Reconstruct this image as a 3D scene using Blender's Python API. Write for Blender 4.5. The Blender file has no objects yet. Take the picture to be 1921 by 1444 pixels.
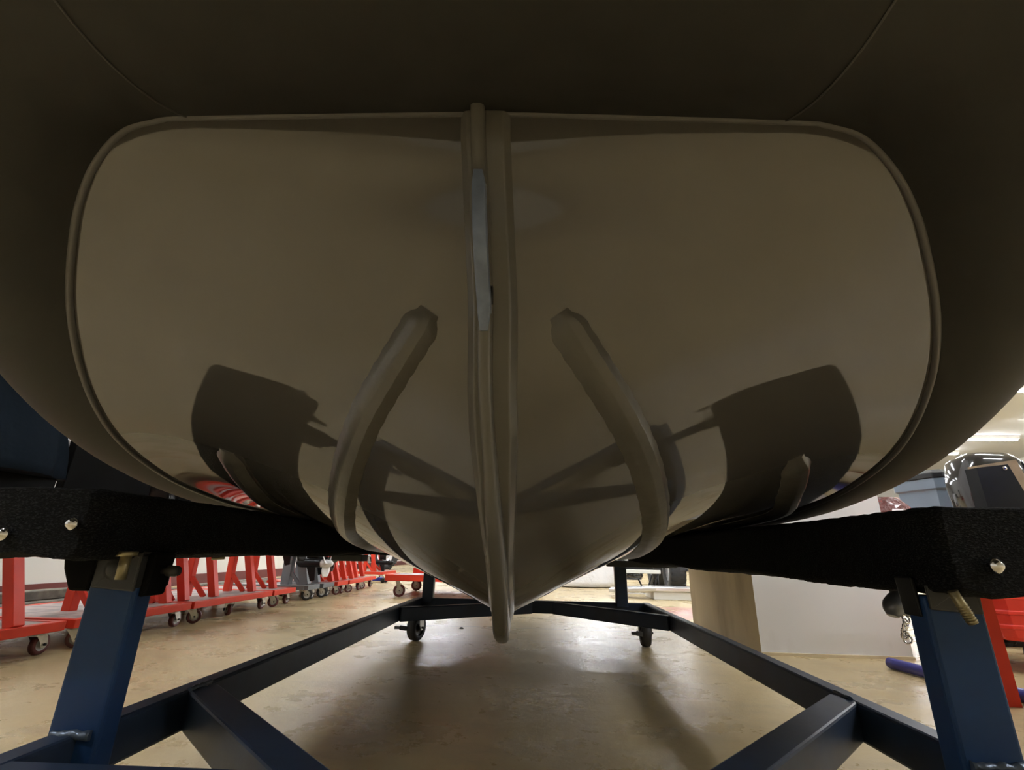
import bpy, bmesh, math, random
from mathutils import Vector, Matrix
from mathutils.bvhtree import BVHTree
random.seed(7)
R = math.radians
sc = bpy.context.scene
COL = sc.collection

# ------------------------------------------------------------------ camera
FPX, W, H = 900.0, 1921, 1444
CAM = Vector((0, 0, .43))
MC = (Matrix.Rotation(R(3.0), 3, 'Z') @ Matrix.Rotation(R(90 + 19.2), 3, 'X') @ Matrix.Rotation(R(1.26), 3, 'Z'))
cd = bpy.data.cameras.new('camera')
cam = bpy.data.objects.new('camera', cd)
COL.objects.link(cam)
cam.matrix_world = Matrix.Translation(CAM) @ MC.to_4x4()
cd.sensor_fit = 'HORIZONTAL'
cd.sensor_width = 36.0
cd.lens = FPX / W * 36.0
cd.clip_start = .02
cd.clip_end = 100
sc.camera = cam

# ------------------------------------------------------------------ world, exposure
w = bpy.data.worlds.new('world'); sc.world = w; w.use_nodes = True
w.node_tree.nodes['Background'].inputs[0].default_value = (.75, .85, 1, 1)
w.node_tree.nodes['Background'].inputs[1].default_value = .05
vs = sc.view_settings
vs.view_transform = 'Standard'; vs.look = 'None'; vs.gamma = 1; vs.use_curve_mapping = False
vs.exposure = 0.0
LAMP_W = 120.0          # strength of each ceiling tube pair

# ------------------------------------------------------------------ helpers
def ray(px, py):
    return MC @ Vector(((px - W / 2) / FPX, (H / 2 - py) / FPX, -1))

class MB:
    """collects faces for one mesh"""
    def __init__(s): s.v = []; s.f = []; s.sm = []
    def add(s, vs_, fs, smooth=False):
        b = len(s.v); s.v += [Vector(p) for p in vs_]
        s.f += [tuple(i + b for i in f) for f in fs]; s.sm += [smooth] * len(fs)
        return s
    def box(s, a, b, bev=0.0):
        x0, y0, z0 = [min(a[i], b[i]) for i in range(3)]; x1, y1, z1 = [max(a[i], b[i]) for i in range(3)]
        s.hexa([(x0, y0, z0), (x1, y0, z0), (x1, y1, z0), (x0, y1, z0), (x0, y0, z1), (x1, y0, z1), (x1, y1, z1), (x0, y1, z1)])
        return s
    def hexa(s, p):
        return s.add(p, [(0, 3, 2, 1), (4, 5, 6, 7), (0, 1, 5, 4), (1, 2, 6, 5), (2, 3, 7, 6), (3, 0, 4, 7)])
    def beam(s, a, b, wd, ht, up=(0, 0, 1)):
        a = Vector(a); b = Vector(b); d = (b - a).normalized(); u = Vector(up)
        sd = d.cross(u)
        if sd.length < 1e-4: sd = d.cross(Vector((1, 0, 0)))
        sd.normalize(); u = sd.cross(d).normalized()
        sd *= wd / 2; u *= ht / 2
        return s.hexa([a - sd - u, a + sd - u, b + sd - u, b - sd - u, a - sd + u, a + sd + u, b + sd + u, b - sd + u])
    def tube(s, path, r, n=12, caps=True, smooth=True):
        path = [Vector(p) for p in path]; N = len(path)
        rs = r if isinstance(r, (list, tuple)) else [r] * N
        ref = None; vv = []
        for i, p in enumerate(path):
            d = (path[min(i + 1, N - 1)] - path[max(i - 1, 0)]).normalized()
            if ref is None:
                ref = d.orthogonal().normalized()
            ref = (ref - d * ref.dot(d)).normalized(); q = d.cross(ref)
            for k in range(n):
                a = 2 * math.pi * k / n
                vv.append(p + (ref * math.cos(a) + q * math.sin(a)) * rs[i])
        fs = [(i * n + k, i * n + (k + 1) % n, (i + 1) * n + (k + 1) % n, (i + 1) * n + k) for i in range(N - 1) for k in range(n)]
        s.add(vv, fs, smooth)
        if caps:
            s.add(vv[:n], [tuple(range(n))[::-1]]); s.add(vv[-n:], [tuple(range(n))])
        return s
    def cyl(s, a, b, r, n=16): return s.tube([a, b], r, n)
    def lathe(s, prof, c, axis, n=24):
        """prof: list of (r, h) along axis"""
        c = Vector(c); ax = Vector(axis).normalized(); u = ax.orthogonal().normalized(); q = ax.cross(u)
        vv = [c + ax * h + (u * math.cos(2 * math.pi * k / n) + q * math.sin(2 * math.pi * k / n)) * r for r, h in prof for k in range(n)]
        fs = [(i * n + k, i * n + (k + 1) % n, (i + 1) * n + (k + 1) % n, (i + 1) * n + k) for i in range(len(prof) - 1) for k in range(n)]
        return s.add(vv, fs, True)
    def loft(s, rings, closed=True, caps=True, smooth=True):
        n = len(rings[0]); vv = [p for r_ in rings for p in r_]
        m = n if closed else n - 1
        fs = [(i * n + k, i * n + (k + 1) % n, (i + 1) * n + (k + 1) % n, (i + 1) * n + k) for i in range(len(rings) - 1) for k in range(m)]
        s.add(vv, fs, smooth)
        if caps and closed:
            s.add(rings[0], [tuple(range(n))[::-1]]); s.add(rings[-1], [tuple(range(n))])
        return s
    def prism(s, pts, off):
        """pts: planar polygon, off: extrusion vector"""
        n = len(pts); off = Vector(off); p = [Vector(q) for q in pts]
        vv = p + [q + off for q in p]
        fs = [tuple(range(n))[::-1], tuple(range(n, 2 * n))] + [(i, (i + 1) % n, n + (i + 1) % n, n + i) for i in range(n)]
        return s.add(vv, fs)
    def build(s, name, mat, parent=None, bevel=0.0, seg=2, fix=True, loc=None):
        me = bpy.data.meshes.new(name)
        me.from_pydata([tuple(v) for v in s.v], [], s.f)
        me.polygons.foreach_set('use_smooth', s.sm)
        if fix:
            bm = bmesh.new(); bm.from_mesh(me)
            bmesh.ops.remove_doubles(bm, verts=bm.verts, dist=1e-5)
            bmesh.ops.recalc_face_normals(bm, faces=bm.faces)
            bm.to_mesh(me); bm.free()
        me.materials.append(mat)
        o = bpy.data.objects.new(name, me); COL.objects.link(o)
        if parent: o.parent = parent
        if bevel:
            m = o.modifiers.new('bevel', 'BEVEL'); m.width = bevel; m.segments = seg; m.limit_method = 'ANGLE'; m.angle_limit = R(40)
            m.harden_normals = False
        return o

def tag(o, label=None, cat=None, group=None, kind=None):
    if label: o['label'] = label
    if cat: o['category'] = cat
    if group: o['group'] = group
    if kind: o['kind'] = kind
    return o
def thing(name, label, cat, loc=(0, 0, 0), rz=0, group=None):
    o = bpy.data.objects.new(name, None); COL.objects.link(o)
    o.location = loc; o.rotation_euler = (0, 0, rz); o.empty_display_size = .1
    return tag(o, label, cat, group)

def catmull(pts, n):
    """dense smooth curve through pts"""
    P = [Vector(p) for p in pts]; out = []
    for i in range(len(P) - 1):
        p0 = P[i - 1] if i else P[0] * 2 - P[1]; p1 = P[i]; p2 = P[i + 1]
        p3 = P[i + 2] if i + 2 < len(P) else P[-1] * 2 - P[-2]
        # centripetal-ish chord tangents
        d1 = max((p2 - p1).length, 1e-6); d0 = max((p1 - p0).length, 1e-6); d2 = max((p3 - p2).length, 1e-6)
        m1 = ((p1 - p0) / d0 * d1 + (p2 - p1) / d1 * d0) / (d0 + d1) * d1
        m2 = ((p2 - p1) / d1 * d2 + (p3 - p2) / d2 * d1) / (d1 + d2) * d1
        for k in range(n):
            t = k / n; t2 = t * t; t3 = t2 * t
            out.append(p1 * (2 * t3 - 3 * t2 + 1) + m1 * (t3 - 2 * t2 + t) + p2 * (-2 * t3 + 3 * t2) + m2 * (t3 - t2))
    out.append(P[-1].copy())
    return out

# ------------------------------------------------------------------ materials
def mat(name, col, rough=.5, metal=0, coat=0, spec=.5, noise=None, bump=None, col2=None, emit=None):
    """noise=(scale, lo, hi): mixes col with col2 ; bump=(scale, strength, dist)"""
    m = bpy.data.materials.new(name); m.use_nodes = True
    nt = m.node_tree; b = nt.nodes['Principled BSDF']
    b.inputs['Base Color'].default_value = (*col, 1); b.inputs['Roughness'].default_value = rough
    b.inputs['Metallic'].default_value = metal; b.inputs['Coat Weight'].default_value = coat
    b.inputs['Specular IOR Level'].default_value = spec
    tc = nt.nodes.new('ShaderNodeTexCoord')
    if noise:
        n = nt.nodes.new('ShaderNodeTexNoise'); n.inputs['Scale'].default_value = noise[0]; n.inputs['Detail'].default_value = 6
        nt.links.new(tc.outputs['Object'], n.inputs['Vector'])
        r = nt.nodes.new('ShaderNodeValToRGB'); r.color_ramp.elements[0].position = noise[1]; r.color_ramp.elements[1].position = noise[2]
        r.color_ramp.elements[0].color = (*(col2 or col), 1); r.color_ramp.elements[1].color = (*col, 1)
        nt.links.new(n.outputs[0], r.inputs[0]); nt.links.new(r.outputs[0], b.inputs['Base Color'])
    if bump:
        n = nt.nodes.new('ShaderNodeTexNoise'); n.inputs['Scale'].default_value = bump[0]; n.inputs['Detail'].default_value = 4
        nt.links.new(tc.outputs['Object'], n.inputs['Vector'])
        bp = nt.nodes.new('ShaderNodeBump'); bp.inputs['Strength'].default_value = bump[1]; bp.inputs['Distance'].default_value = bump[2]
        nt.links.new(n.outputs[0], bp.inputs['Height']); nt.links.new(bp.outputs[0], b.inputs['Normal'])
    if emit:
        b.inputs['Emission Color'].default_value = (*emit[0], 1); b.inputs['Emission Strength'].default_value = emit[1]
    return m

M = {}
M['gel'] = mat('gelcoat', (.088, .083, .076), .045, spec=.85, noise=(3, .3, .7), col2=(.082, .077, .07))
M['gel'].node_tree.nodes['Principled BSDF'].inputs['IOR'].default_value = 1.56
M['lip'] = mat('lip_edge', (.12, .114, .112), .45)
M['strake'] = mat('strake_gel', (.125, .118, .106), .28, noise=(14, .35, .7), col2=(.105, .099, .088), bump=(60, .25, .003))
M['fin'] = mat('keel_gel', (.125, .118, .106), .22, bump=(25, .1, .003))
M['steelfin'] = mat('stem_metal', (.20, .25, .36), .4, .35, noise=(60, .3, .7), col2=(.14, .17, .25), bump=(80, .25, .002))
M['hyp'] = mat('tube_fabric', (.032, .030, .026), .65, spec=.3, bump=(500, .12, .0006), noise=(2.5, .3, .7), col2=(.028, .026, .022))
M['seam'] = mat('seam', (.07, .065, .06), .7)
M['blue'] = mat('blue_paint', (.012, .045, .135), .45, spec=.25, noise=(9, .25, .6), col2=(.010, .036, .11), bump=(14, .12, .004))
M['bluegrey'] = mat('rail_paint', (.022, .038, .075), .42, spec=.3, noise=(12, .3, .65), col2=(.018, .028, .05), bump=(30, .1, .003))
M['weld'] = mat('weld', (.10, .13, .18), .3, .5, bump=(60, .6, .004))
M['matte'] = mat('matte_black', (.005, .005, .005), .8, spec=.08)
M['bracket'] = mat('bracket_steel', (.05, .05, .05), .5, .3, noise=(12, .3, .7), col2=(.03, .03, .028))
M['brass'] = mat('yellow_zinc', (.42, .36, .20), .4, .8, noise=(40, .3, .7), col2=(.22, .19, .12))
M['zinc'] = mat('zinc', (.62, .62, .60), .28, .85, noise=(30, .3, .7), col2=(.42, .42, .40))
M['chrome'] = mat('chrome', (.8, .8, .82), .12, 1)
M['black'] = mat('black_rubber', (.018, .018, .02), .6)
M['blackg'] = mat('black_gloss', (.008, .008, .009), .12, coat=.6)
M['blackm'] = mat('black_satin', (.007, .007, .008), .38, spec=.25)
M['red'] = mat('red_paint', (.62, .044, .018), .45, spec=.3, noise=(7, .2, .55), col2=(.52, .028, .013), bump=(18, .05, .003))
M['redp'] = mat('red_plastic', (.66, .03, .015), .35)
M['ply'] = mat('deck_board', (.46, .37, .34), .6, noise=(9, .42, .58), col2=(.26, .22, .21))
M['wood'] = mat('wood_edge', (.52, .38, .22), .6, noise=(30, .3, .7), col2=(.42, .30, .17))
M['pallet'] = mat('old_timber', (.20, .17, .13), .8, noise=(14, .35, .65), col2=(.07, .06, .05))
M['wheelred'] = mat('caster_tyre', (.10, .022, .024), .4)
M['wheelgrey'] = mat('caster_hub', (.42, .42, .42), .4)
M['grey'] = mat('grey_paint', (.17, .185, .20), .45, noise=(10, .3, .7), col2=(.13, .14, .15))
M['white'] = mat('white_paint', (.80, .80, .82), .25)
M['sheet'] = mat('white_sheet', (.80, .80, .82), .55, bump=(7, .5, .03))
M['navy'] = mat('navy_cover', (.0035, .007, .0115), .8, spec=.06, bump=(4, .5, .04))
M['bin'] = mat('bin_plastic', (.13, .17, .22), .42)
M['ballblue'] = mat('blue_gloss', (.01, .02, .22), .12, coat=.5)
M['tubeblue'] = mat('violet_blue_tube', (.05, .05, .30), .35)
M['foil'] = mat('crumpled_film', (.74, .72, .80), .18, .5, bump=(25, .9, .03))
M['cast'] = mat('cast_grey', (.20, .21, .24), .3, .5)
M['alu'] = mat('aluminium', (.78, .78, .80), .22, .7)
M['paleboard'] = mat('pale_board', (.72, .72, .68), .5)
M['lampbody'] = mat('lamp_body', (.8, .8, .8), .5)
M['lamptube'] = mat('lamp_tube', (1, 1, 1), .5, emit=((.93, .96, 1.0), LAMP_W))
M['ceil'] = mat('ceiling_paint', (.42, .42, .41), .9)
M['darkwall'] = mat('beige_wall', (.42, .37, .27), .8)

def carpet_mat():
    m = mat('black_carpet', (.008, .008, .009), .95, spec=.12)
    nt = m.node_tree; b = nt.nodes['Principled BSDF']; tc = nt.nodes['Texture Coordinate']
    mp = nt.nodes.new('ShaderNodeMapping'); mp.inputs['Scale'].default_value = (1, 1, 2.2)
    nt.links.new(tc.outputs['Object'], mp.inputs[0])
    n = nt.nodes.new('ShaderNodeTexNoise'); n.inputs['Scale'].default_value = 300; n.inputs['Detail'].default_value = 5
    nt.links.new(mp.outputs[0], n.inputs['Vector'])
    r = nt.nodes.new('ShaderNodeValToRGB'); e = r.color_ramp.elements
    e[0].position = .50; e[0].color = (.005, .005, .0055, 1); e[1].position = .80; e[1].color = (.038, .040, .043, 1)
    nt.links.new(n.outputs[0], r.inputs[0]); nt.links.new(r.outputs[0], b.inputs['Base Color'])
    bp = nt.nodes.new('ShaderNodeBump'); bp.inputs['Strength'].default_value = .9; bp.inputs['Distance'].default_value = .004
    nt.links.new(n.outputs[0], bp.inputs['Height']); nt.links.new(bp.outputs[0], b.inputs['Normal'])
    return m
M['carpet'] = carpet_mat()

def floor_mat():
    m = mat('concrete_floor', (.5, .42, .28), .3)
    nt = m.node_tree; N = nt.nodes; L = nt.links; b = N['Principled BSDF']; tc = N['Texture Coordinate']
    def noise(sc_, det=6, rgh=.6, vec=None):
        n = N.new('ShaderNodeTexNoise'); n.inputs['Scale'].default_value = sc_; n.inputs['Detail'].default_value = det
        n.inputs['Roughness'].default_value = rgh
        L.new(vec or tc.outputs['Object'], n.inputs['Vector']); return n.outputs[0]
    def ramp(src, p0, c0, p1, c1):
        r = N.new('ShaderNodeValToRGB'); e = r.color_ramp.elements
        e[0].position = p0; e[0].color = (*c0, 1); e[1].position = p1; e[1].color = (*c1, 1)
        L.new(src, r.inputs[0]); return r.outputs[0]
    def mix(f, a, c, typ='MIX'):
        x = N.new('ShaderNodeMix'); x.data_type = 'RGBA'; x.blend_type = typ
        if isinstance(f, float): x.inputs[0].default_value = f
        else: L.new(f, x.inputs[0])
        L.new(a, x.inputs[6])
        if isinstance(c, tuple): x.inputs[7].default_value = (*c, 1)
        else: L.new(c, x.inputs[7])
        return x.outputs[2]
    def math_(op, a, v=None, v2=None):
        x = N.new('ShaderNodeMath'); x.operation = op
        L.new(a, x.inputs[0])
        if v is not None:
            if isinstance(v, (int, float)): x.inputs[1].default_value = v
            else: L.new(v, x.inputs[1])
        if v2 is not None: x.inputs[2].default_value = v2
        return x.outputs[0]
    base = ramp(noise(1.1, 5), .35, (.52, .405, .21), .65, (.60, .475, .26))
    fine = ramp(noise(9, 6, .6), .25, (.90, .89, .87), .75, (1, 1, 1))
    c = mix(1.0, base, fine, 'MULTIPLY')
    # worn, scuffed dark smudges
    mp = N.new('ShaderNodeMapping'); mp.inputs['Scale'].default_value = (1, 2.4, 1); mp.inputs['Location'].default_value = (3.1, 1.7, 0)
    L.new(tc.outputs['Object'], mp.inputs[0])
    sm = ramp(noise(2.6, 12, .70, mp.outputs[0]), .52, (0, 0, 0), .84, (.55, .55, .55))
    c = mix(sm, c, (.20, .165, .12))
    # expansion joint (y = 3.2) and paint remnant patch
    sep = N.new('ShaderNodeSeparateXYZ'); L.new(tc.outputs['Object'], sep.inputs[0])
    wob = math_('MULTIPLY', noise(2.0, 3), .03)
    yy = math_('ADD', sep.outputs[1], wob)
    j = math_('LESS_THAN', math_('ABSOLUTE', math_('SUBTRACT', yy, 3.215)), .0045)
    c = mix(j, c, (.06, .055, .05))
    px = math_('LESS_THAN', math_('ABSOLUTE', math_('SUBTRACT', sep.outputs[0], 1.9)), .95)
    py = math_('LESS_THAN', math_('ABSOLUTE', math_('SUBTRACT', sep.outputs[1], 4.28)), .42)
    pn = ramp(noise(5, 8, .7), .36, (0, 0, 0), .5, (.75, .75, .75))
    pm = math_('MULTIPLY', math_('MULTIPLY', px, py), pn)
    c = mix(pm, c, (.50, .17, .17))
    L.new(c, b.inputs['Base Color'])
    ro = N.new('ShaderNodeMapRange'); L.new(noise(3.2, 9, .7), ro.inputs[0])
    ro.inputs[1].default_value = .3; ro.inputs[2].default_value = .7; ro.inputs[3].default_value = .20; ro.inputs[4].default_value = .40
    L.new(ro.outputs[0], b.inputs['Roughness'])
    bp = N.new('ShaderNodeBump'); bp.inputs['Strength'].default_value = .22; bp.inputs['Distance'].default_value = .01
    L.new(noise(14, 8, .7), bp.inputs['Height']); L.new(bp.outputs[0], b.inputs['Normal'])
    return m
M['floor'] = floor_mat()

def wall_mat(name, top, band, zb, dirt=.5):
    m = mat(name, top, .7)
    nt = m.node_tree; N = nt.nodes; L = nt.links; b = N['Principled BSDF']; tc = N['Texture Coordinate']
    sep = N.new('ShaderNodeSeparateXYZ'); L.new(tc.outputs['Object'], sep.inputs[0])
    n = N.new('ShaderNodeTexNoise'); n.inputs['Scale'].default_value = 3.5; n.inputs['Detail'].default_value = 8
    mp = N.new('ShaderNodeMapping'); mp.inputs['Scale'].default_value = (1, 1, .45); L.new(tc.outputs['Object'], mp.inputs[0]); L.new(mp.outputs[0], n.inputs['Vector'])
    r = N.new('ShaderNodeValToRGB'); e = r.color_ramp.elements; e[0].position = .50; e[0].color = (0, 0, 0, 1); e[1].position = .75; e[1].color = (dirt, dirt, dirt, 1)
    L.new(n.outputs[0], r.inputs[0])
    x = N.new('ShaderNodeMix'); x.data_type = 'RGBA'; L.new(r.outputs[0], x.inputs[0])
    x.inputs[6].default_value = (*top, 1); x.inputs[7].default_value = (top[0] * .42, top[1] * .36, top[2] * .30, 1)
    L.new(x.outputs[2], b.inputs['Base Color'])
    return m
M['wall'] = wall_mat('white_wall', (.72, .71, .68), None, .1, .2)
M['pillar_white'] = wall_mat('pillar_white', (.82, .83, .86), None, 0, .55)
M['pillar_beige'] = wall_mat('pillar_beige', (.66, .56, .38), None, 0, .75)
M['redband'] = mat('dark_red_band', (.12, .022, .022), .5)

# ------------------------------------------------------------------ room shell
X0, X1, Y0, Y1, ZC = -4.0, 13.0, -6.0, 22.0, 3.1
def struct(o): return tag(o, kind='structure')
fl = MB().box((X0 - .2, Y0 - .2, -.1), (X1 + .2, Y1 + .2, 0)).build('floor', M['floor']); struct(fl)
struct(MB().box((X0 - .2, Y0 - .2, ZC), (X1 + .2, Y1 + .2, ZC + .1)).build('ceiling', M['ceil']))
struct(MB().box((X0 - .2, Y0, 0), (X0, Y1, ZC)).build('wall_left', M['wall']))
struct(MB().box((X1, Y0, 0), (X1 + .2, Y1, ZC)).build('wall_right', M['wall']))
struct(MB().box((X0, Y1, 0), (X1, Y1 + .2, ZC)).build('wall_back', M['wall']))
struct(MB().box((X0, Y0 - .2, 0), (X1, Y0, ZC)).build('wall_front', M['darkwall']))
struct(MB().box((X0, Y0, 0), (X0 + .012, Y1, .11)).build('baseboard_left', M['redband']))
# square pillar, beige on its left side, white towards the boat
PX0, PX1, PY0, PY1 = 1.065, 1.75, 2.59, 3.62
pil = MB().box((PX0, PY0, 0), (PX1, PY1, ZC)).build('wall_pillar', M['pillar_white'])
pil.data.materials.append(M['pillar_beige'])
for p in pil.data.polygons:
    if p.normal.x < -.5: p.material_index = 1
struct(pil)
struct(MB().box((PX0 - .004, PY0 - .012, 0), (PX1, PY0, .012)).build('trim_1', M['pillar_beige']))

# ceiling lights
lamp_spots = [(x, y) for y in (-1.2, .3, 1.9, 3.8, 5.8, 7.6, 9.35, 11.0, 12.6, 14.4) for x in (-2.5, 1.5, 4.3, 7.2, 10.1) if not (-2 < y < 1 and -2 < x < 4)]
# fixtures sit across the room, each a white tray with two tubes
proto = None
def ceiling_light(x, y, i):
    t = thing('ceiling_light', 'lit fluorescent ceiling fitting hidden from view by the boat overhead', 'ceiling light', (x, y, ZC), 0, 'fluorescent fittings hidden behind the boat')
    MB().hexa([(-.62, -.07, -.06), (.62, -.07, -.06), (.62, .07, -.06), (-.62, .07, -.06), (-.62, -.1, 0), (.62, -.1, 0), (.62, .1, 0), (-.62, .1, 0)]).build('housing', M['lampbody'], t)
    for s in (-1, 1):
        MB().cyl((-.6, s * .035, -.078), (.6, s * .035, -.078), .014, 8).build('tube_lamp', M['lamptube'], t)
    return t
for i, (x, y) in enumerate(lamp_spots):
    if i == 0: proto = ceiling_light(x, y, i)
    else:
        c = proto.copy(); COL.objects.link(c); c.location = (x, y, ZC)
        if (x, y) in ((10.1, 11.0), (10.1, 9.35)):
            del c['group']
            c['label'] = ('lower' if y > 10 else 'upper') + ' of the lit ceiling fittings between boat tube and right picture edge'
        for ch in proto.children:
            d = ch.copy(); COL.objects.link(d); d.parent = c

# ------------------------------------------------------------------ boat
BX, BROT = -.033, R(2.0)
boat = thing('inflatable_boat', 'grey beige inflatable boat seen from below its blunt bow, resting on the black carpeted bunks', 'boat', (BX, 0, 0), BROT)
BM = Matrix.Translation((BX, 0, 0)) @ Matrix.Rotation(BROT, 4, 'Z')
BMI = BM.inverted()
# rows: stem (y,z), sheer (w,y,z), pull factors of the two inner control points
rows = [
    # sy,   sz,    w,    y,    z
    (.450, .945, .408, .457, .941),
    (.459, .926, .462, .464, .929),
    (.468, .906, .500, .480, .907),
    (.488, .865, .552, .519, .870),
    (.508, .812, .598, .571, .823),
    (.537, .745, .645, .639, .762),
    (.569, .662, .685, .727, .695),
    (.616, .576, .712, .847, .624),
    (.673, .489, .714, .995, .572),
    (.741, .414, .703, 1.185, .539),
    (.820, .357, .694, 1.45, .524),
    (.940, .325, .690, 1.85, .520),
    (1.12, .310, .690, 2.35, .520),
    (1.60, .303, .690, 3.00, .520),
    (2.80, .300, .690, 3.60, .520),
    (4.00, .300, .690, 4.00, .520)]
NU = 40
def row_pts(i):
    sy, sz, w_, y_, z_ = rows[i]
    A = Vector((0, sy, sz)); D = Vector((w_, y_, z_))
    k = min(1, max(0, i - 1) / 8.0)            # 0 = flat bow face, 1 = V bottom
    m1 = A.lerp(D, .33) + Vector((.02 * (1 - k), -.02 * (y_ - sy) / .3, .006 * k))
    m2 = A.lerp(D, .70) + Vector((.012 * (1 - k) + .006 * k, -.10 * (y_ - sy), .040 * k + .026 * min(1, max(0, i - 8) / 3)))
    out = []
    for j in range(NU + 1):
        t = j / NU; u = 1 - t
        out.append(A * u ** 3 + m1 * 3 * u * u * t + m2 * 3 * u * t * t + D * t ** 3)
    return out
ctrl = [row_pts(i) for i in range(len(rows))]
cols = [catmull([ctrl[i][j] for i in range(len(rows))], 8) for j in range(NU + 1)]
NV = len(cols[0])
def skew(p):      # the moulding is not quite symmetrical: the nose leans a touch to port
    return -.012 * max(0, min(1, (p.z - .72) / .2)) + .012 * max(0, min(1, (.62 - p.z) / .25)) * max(0, 1 - abs(p.x) / .35)
def hull_grid():
    g = []
    for v in range(NV):
        r_ = [Vector((-cols[j][v].x + skew(cols[j][v]), cols[j][v].y, cols[j][v].z)) for j in range(NU, 0, -1)] + [cols[j][v] + Vector((skew(cols[j][v]), 0, 0)) for j in range(NU + 1)]
        g.append(r_)
    return g
G = hull_grid()
hb = MB().loft(G, closed=False, caps=False)
# bevelled stem: local smoothing is fine; hull thickness by solidify
hull = hb.build('hull', M['gel'], boat, fix=True)
sol = hull.modifiers.new('thick', 'SOLIDIFY'); sol.thickness = .006; sol.offset = -1
# make sure the normals point outwards (down / forward)
me = hull.data
mid = min(me.polygons, key=lambda p: (p.center - Vector((.2, .6, .6))).length)
if mid.normal.y > 0: me.flip_normals()
bvh = BVHTree.FromPolygons([v.co for v in me.vertices], [tuple(p.vertices) for p in me.polygons])
def hit(px, py):
    """where the line of sight through a photo pixel meets the hull, in boat coordinates"""
    o_ = BMI @ CAM; d_ = (BMI.to_3x3() @ ray(px, py)).normalized()
    p, n, i, d = bvh.ray_cast(o_, d_)
    if p is None: return None
    if n.dot(d_) > 0: n = -n
    return p, n
# moulded lip running round the hull's upper edge
sheer = cols[NU]
edge = [r_[0] for r_ in reversed(G)] + G[0][1:-1] + [r_[-1] for r_ in G]
e2 = [edge[0]]
for p in edge[1:]:
    if (p - e2[-1]).length > .004: e2.append(p)
MB().tube(e2, .0055, 8).build('lip', M['lip'], boat)

# keel: wide moulded pad, then a narrow fin standing out from it
stem = [p + Vector((skew(p), 0, 0)) for p in cols[0]]
pad = []; fin = []
def stem_frame(i):
    p = stem[i]; a = stem[max(i - 1, 0)]; b = stem[min(i + 1, NV - 1)]
    t = (b - a).normalized(); n = Vector((0, -t.z, t.y))
    if n.z > 0.2 or n.y > .5: n = -n
    return p, t, n
# outward normal: forward at the bow, downward aft
for i in range(NV):
    p, t, n = stem_frame(i)
    if n.dot(Vector((0, -1, -1))) < 0: n = -n
    s = i / 8.0 - 1
    out = .011
    hw = .0315 if s < 6 else max(.019, .0315 - .006 * (s - 6))
    p = p + Vector((-.003, 0, 0))
    back = .03
    pad.append([p + Vector((-hw - .006, 0, 0)) - n * back, p + Vector((-hw, 0, 0)) + n * (out - .012), p + Vector((-hw * .72, 0, 0)) + n * out,
                p + Vector((hw * .72, 0, 0)) + n * out, p + Vector((hw, 0, 0)) + n * (out - .012), p + Vector((hw + .006, 0, 0)) - n * back])
    # fin height: small at the top, eye plate bulge, then constant
    z = p.z
    bulge = math.exp(-((z - .79) / .085) ** 2)
    fh = .022 + .032 * bulge
    if s > 6: fh = .022 + .012 * min(1, (s - 6) / 2.5)
    fw = .0085 if s < 6 else min(.012, .0085 + .0018 * (s - 6))
    p = p + Vector((-.008 * max(0, min(1, (z - .40) / .25)), 0, 0))
    fin.append((p, t, n, out + fh, fw))
MB().loft(pad, smooth=False).build('keel_pad', M['fin'], boat, bevel=.002)
rings = []
for (p, t, n, h_, fw) in fin:
    c_ = [(-fw * 1.25, -.02), (-fw * 1.1, h_ * .45), (-fw * .95, h_ - .005), (-fw * .55, h_), (fw * .55, h_), (fw * .95, h_ - .005), (fw * 1.1, h_ * .45), (fw * 1.25, -.02)]
    rings.append([p + Vector((a, 0, 0)) + n * b for a, b in c_])
MB().loft(rings).build('keel_fin', M['fin'], boat)
# bright metal facing strip on the bulge and a towing hole through the plate
st = []
for (p, t, n, h_, fw) in fin:
    if .69 < p.z < .875:
        tp = min(1, (p.z - .685) / .03, (.88 - p.z) / .03)
        k = fw * (.55 + .5 * tp)
        st.append([p + Vector((-k, 0, 0)) + n * (h_ - .010), p + Vector((-k * .85, 0, 0)) + n * (h_ + .0015), p + Vector((k * .85, 0, 0)) + n * (h_ + .0015), p + Vector((k, 0, 0)) + n * (h_ - .010)])
tag(MB().loft(st).build('stem_band', M['steelfin'], boat, bevel=.001), 'bluish bare metal band on the bulging edge of the keel')
i0 = min(range(NV), key=lambda i: abs(stem[i].z - .738))
p, t, n, h_, fw = fin[i0]
c_ = p + n * (h_ * .58)
MB().lathe([(.0, 0), (.009, 0), (.011, .0012), (.0115, .0)], c_ + Vector((fw * 1.02 + .0005, 0, 0)), (1, 0, 0), 20).build('towing_eye', M['black'], boat)
for o_ in boat.children:
    if o_.name.startswith('towing_eye'): o_.scale = (1, 1, 1)

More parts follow.
